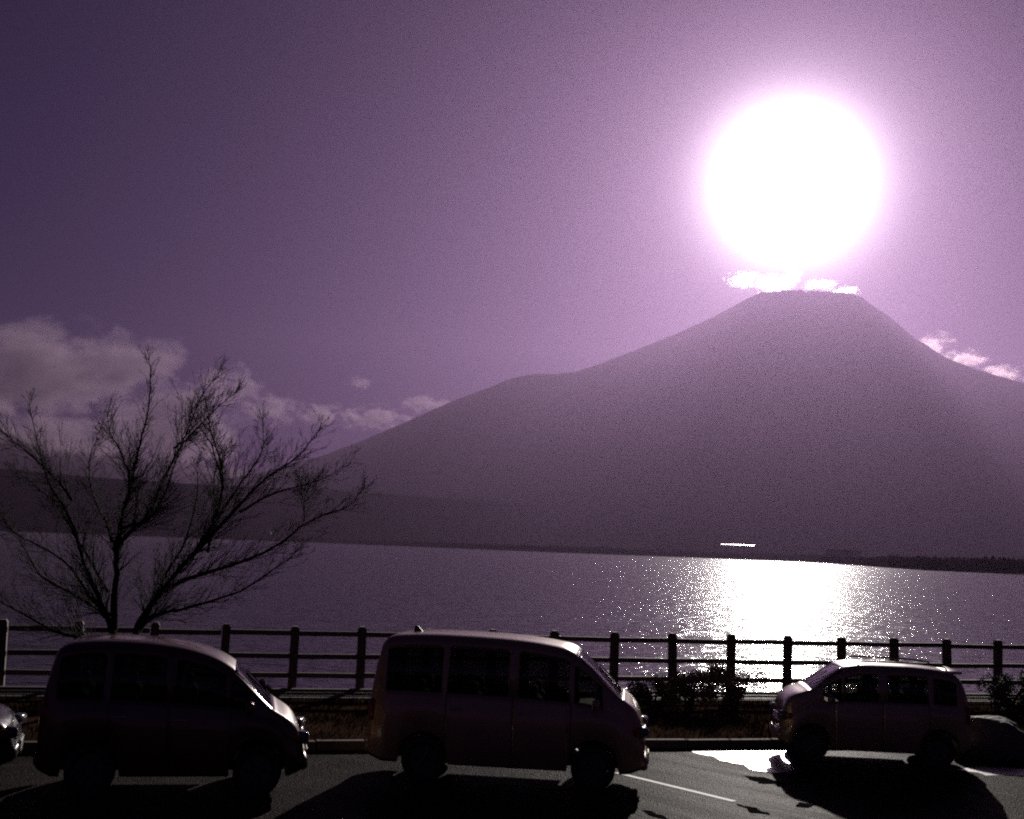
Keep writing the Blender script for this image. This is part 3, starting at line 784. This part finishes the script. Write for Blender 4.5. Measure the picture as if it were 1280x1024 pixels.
van = dict(L=4.32, W=1.62, wheel_r=.31, sill=.26, paint=M['paint_van'], tumble=.13,
  top=[(-2.16, 1.02), (-2.12, 1.35), (-2.0, 1.88), (-1.93, 1.96), (-1.75, 2.01), (-1.0, 2.04), (0, 2.02), (.7, 1.96), (1.05, 1.87), (1.82, 1.27), (2.02, 1.12), (2.12, .90), (2.16, .62)],
  belt=[(-2.16, .9), (-2.0, 1.17), (1.0, 1.13), (1.8, 1.05), (2.16, .55)],
  wheels=(-1.25, 1.38), doors=((.12, 1.02), (-.92, .12)), side=((-2.0 + .12, -1.0), (-.9, .04), (.2, .98), (1.06, 1.5)), screen=(1.1, 1.8), rear=(-2.12, -1.99), lamp_z=.82, tail_z=.95, seats=(.75, -.2, -1.05), fin=-1.55, tint=2)
mini = dict(L=4.05, W=1.68, wheel_r=.31, sill=.25, paint=M['paint_left'], tumble=.15,
  top=[(-2.02, .95), (-1.99, 1.2), (-1.87, 1.66), (-1.78, 1.76), (-1.6, 1.81), (-1.1, 1.84), (-.4, 1.82), (.3, 1.73), (.82, 1.55), (1.5, 1.06), (1.8, .91), (1.96, .72), (2.02, .5)],
  belt=[(-2.02, .85), (-1.9, 1.1), (.8, 1.02), (1.5, .92), (2.02, .45)],
  wheels=(-1.22, 1.3), doors=((-.1, .85), (-1.0, -.1)), side=((-1.78, -1.1), (-.98, -.18), (-.02, .75), (.82, 1.15)), screen=(.86, 1.48), rear=(-1.98, -1.86), lamp_z=.70, tail_z=.95, seats=(.5, -.4, -1.15), tint=4)
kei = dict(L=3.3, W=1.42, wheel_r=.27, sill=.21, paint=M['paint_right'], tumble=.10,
  top=[(-1.65, .85), (-1.62, 1.1), (-1.53, 1.36), (-1.43, 1.48), (-1.25, 1.55), (-.6, 1.60), (.1, 1.60), (.52, 1.55), (1.15, 1.17), (1.45, 1.05), (1.6, .86), (1.65, .5)],
  belt=[(-1.65, .8), (-1.5, .97), (.6, .95), (1.15, .95), (1.65, .45)],
  wheels=(-1.08, 1.12), doors=((-.12, .72), (-.92, -.12)), side=((-1.4, -1.0), (-.9, -.2), (-.04, .55), (.6, .92)), screen=(.56, 1.13), rear=(-1.61, -1.5), lamp_z=.72, tail_z=.85, seats=(.3, -.55), rails=(-1.3, .3), spoiler=-1.42)
hatch = dict(L=4.0, W=1.66, wheel_r=.30, sill=.22, paint=M['paint_edge'], tumble=.16,
  top=[(-2.0, .8), (-1.97, 1.0), (-1.7, 1.33), (-1.5, 1.44), (-1.0, 1.5), (-.3, 1.5), (.2, 1.44), (1.0, 1.0), (1.7, .87), (1.93, .7), (2.0, .5)],
  belt=[(-2.0, .7), (-1.8, .98), (.2, .92), (1.0, .86), (2.0, .44)],
  wheels=(-1.2, 1.25), doors=((-.3, .6), (-1.1, -.3)), side=((-1.6, -1.16), (-1.05, -.36), (-.22, .35)), screen=(.24, .98), rear=(-1.95, -1.55), lamp_z=.66, tail_z=.85, seats=(.0, -.8))

def stretch(sp, k):
    o = dict(sp); o['L'] = sp['L'] * k
    for q in ('top', 'belt'): o[q] = [(x * k, z) for x, z in sp[q]]
    for q in ('doors', 'side'): o[q] = [(x0 * k, x1 * k) for x0, x1 in sp[q]]
    for q in ('wheels', 'screen', 'rear', 'seats', 'rails'):
        if q in sp: o[q] = tuple(x * k for x in sp[q])
    for q in ('fin', 'spoiler'):
        if q in sp: o[q] = sp[q] * k
    return o
make_car('minivan', 'dark maroon one box minivan nearest the bare tree, left of the van', stretch(mini, .82), (-4.32, 16.5, 0), R(12))
bpy.data.objects['minivan'].scale = (1, 1, 1.05)
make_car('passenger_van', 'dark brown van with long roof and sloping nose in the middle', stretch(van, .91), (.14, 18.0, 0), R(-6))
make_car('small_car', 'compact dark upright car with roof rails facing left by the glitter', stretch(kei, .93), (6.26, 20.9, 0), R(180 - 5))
make_car('parked_car', 'black car at the left edge with only its corner in the picture', hatch, (-8.48, 16.2, 0), R(17))

# ------------------------------------------------------------------ paint line and wet patches
def strip(name, a, b_, w, z, mat):
    d_ = (b_ - a).normalized(); n_ = Vector((-d_.y, d_.x, 0)) * w / 2
    return tag(mesh(name, [(p.x, p.y, z) for p in (a - n_, b_ - n_, b_ + n_, a + n_)], [(0, 1, 2, 3)], mat), kind='structure')
a = ground(770, 966); b_ = ground(918, 1002)
strip('painted_line', a, b_, .1, .004, M['line'])
def puddle(pts, z, rough, name='puddle'):
    m = pmat('wet_' + name + str(len(bpy.data.materials)), (.03, .026, .026), rough, spec=.5, bump=(14, .004))
    rnd = random.Random(len(pts)); P = []
    for i in range(len(pts)):
        p, q = pts[i], pts[(i + 1) % len(pts)]
        for k in range(8):
            t = k / 8; g = ground(p[0] + (q[0] - p[0]) * t, p[1] + (q[1] - p[1]) * t, z)
            nn = noise.fractal(g * 2.5, 1, 2, 3) * .12; P.append((g.x + nn, g.y + nn * 1.5, z))
    return tag(mesh(name, P, [list(range(len(P)))], m), kind='structure')
puddle([(862, 938), (905, 935), (950, 934), (985, 934), (1000, 964), (965, 966), (915, 954)], .005, .3)
puddle([(1188, 961), (1230, 958), (1290, 962), (1290, 970), (1235, 968)], .005, .34)
M['tar'] = pmat('tar', (.012, .011, .012), .95, spec=0)
def patch(pts, name='tar_patch'):
    P = []
    for i in range(len(pts)):
        p, q = pts[i], pts[(i + 1) % len(pts)]
        for k in range(6):
            t = k / 6; g = ground(p[0] + (q[0] - p[0]) * t, p[1] + (q[1] - p[1]) * t, .006)
            nn = noise.fractal(g * 4, 1, 2, 3) * .07; P.append((g.x + nn, g.y + nn, .006))
    return tag(mesh(name, P, [list(range(len(P)))], M['tar']), kind='structure')
patch([(925, 969), (960, 972), (985, 980), (950, 979)])
patch([(922, 1004), (945, 1010), (962, 1019), (938, 1016)])
patch([(996, 1003), (1018, 1006), (1012, 1009), (998, 1008)])
patch([(800, 1012), (812, 1014), (840, 1024), (820, 1022)])
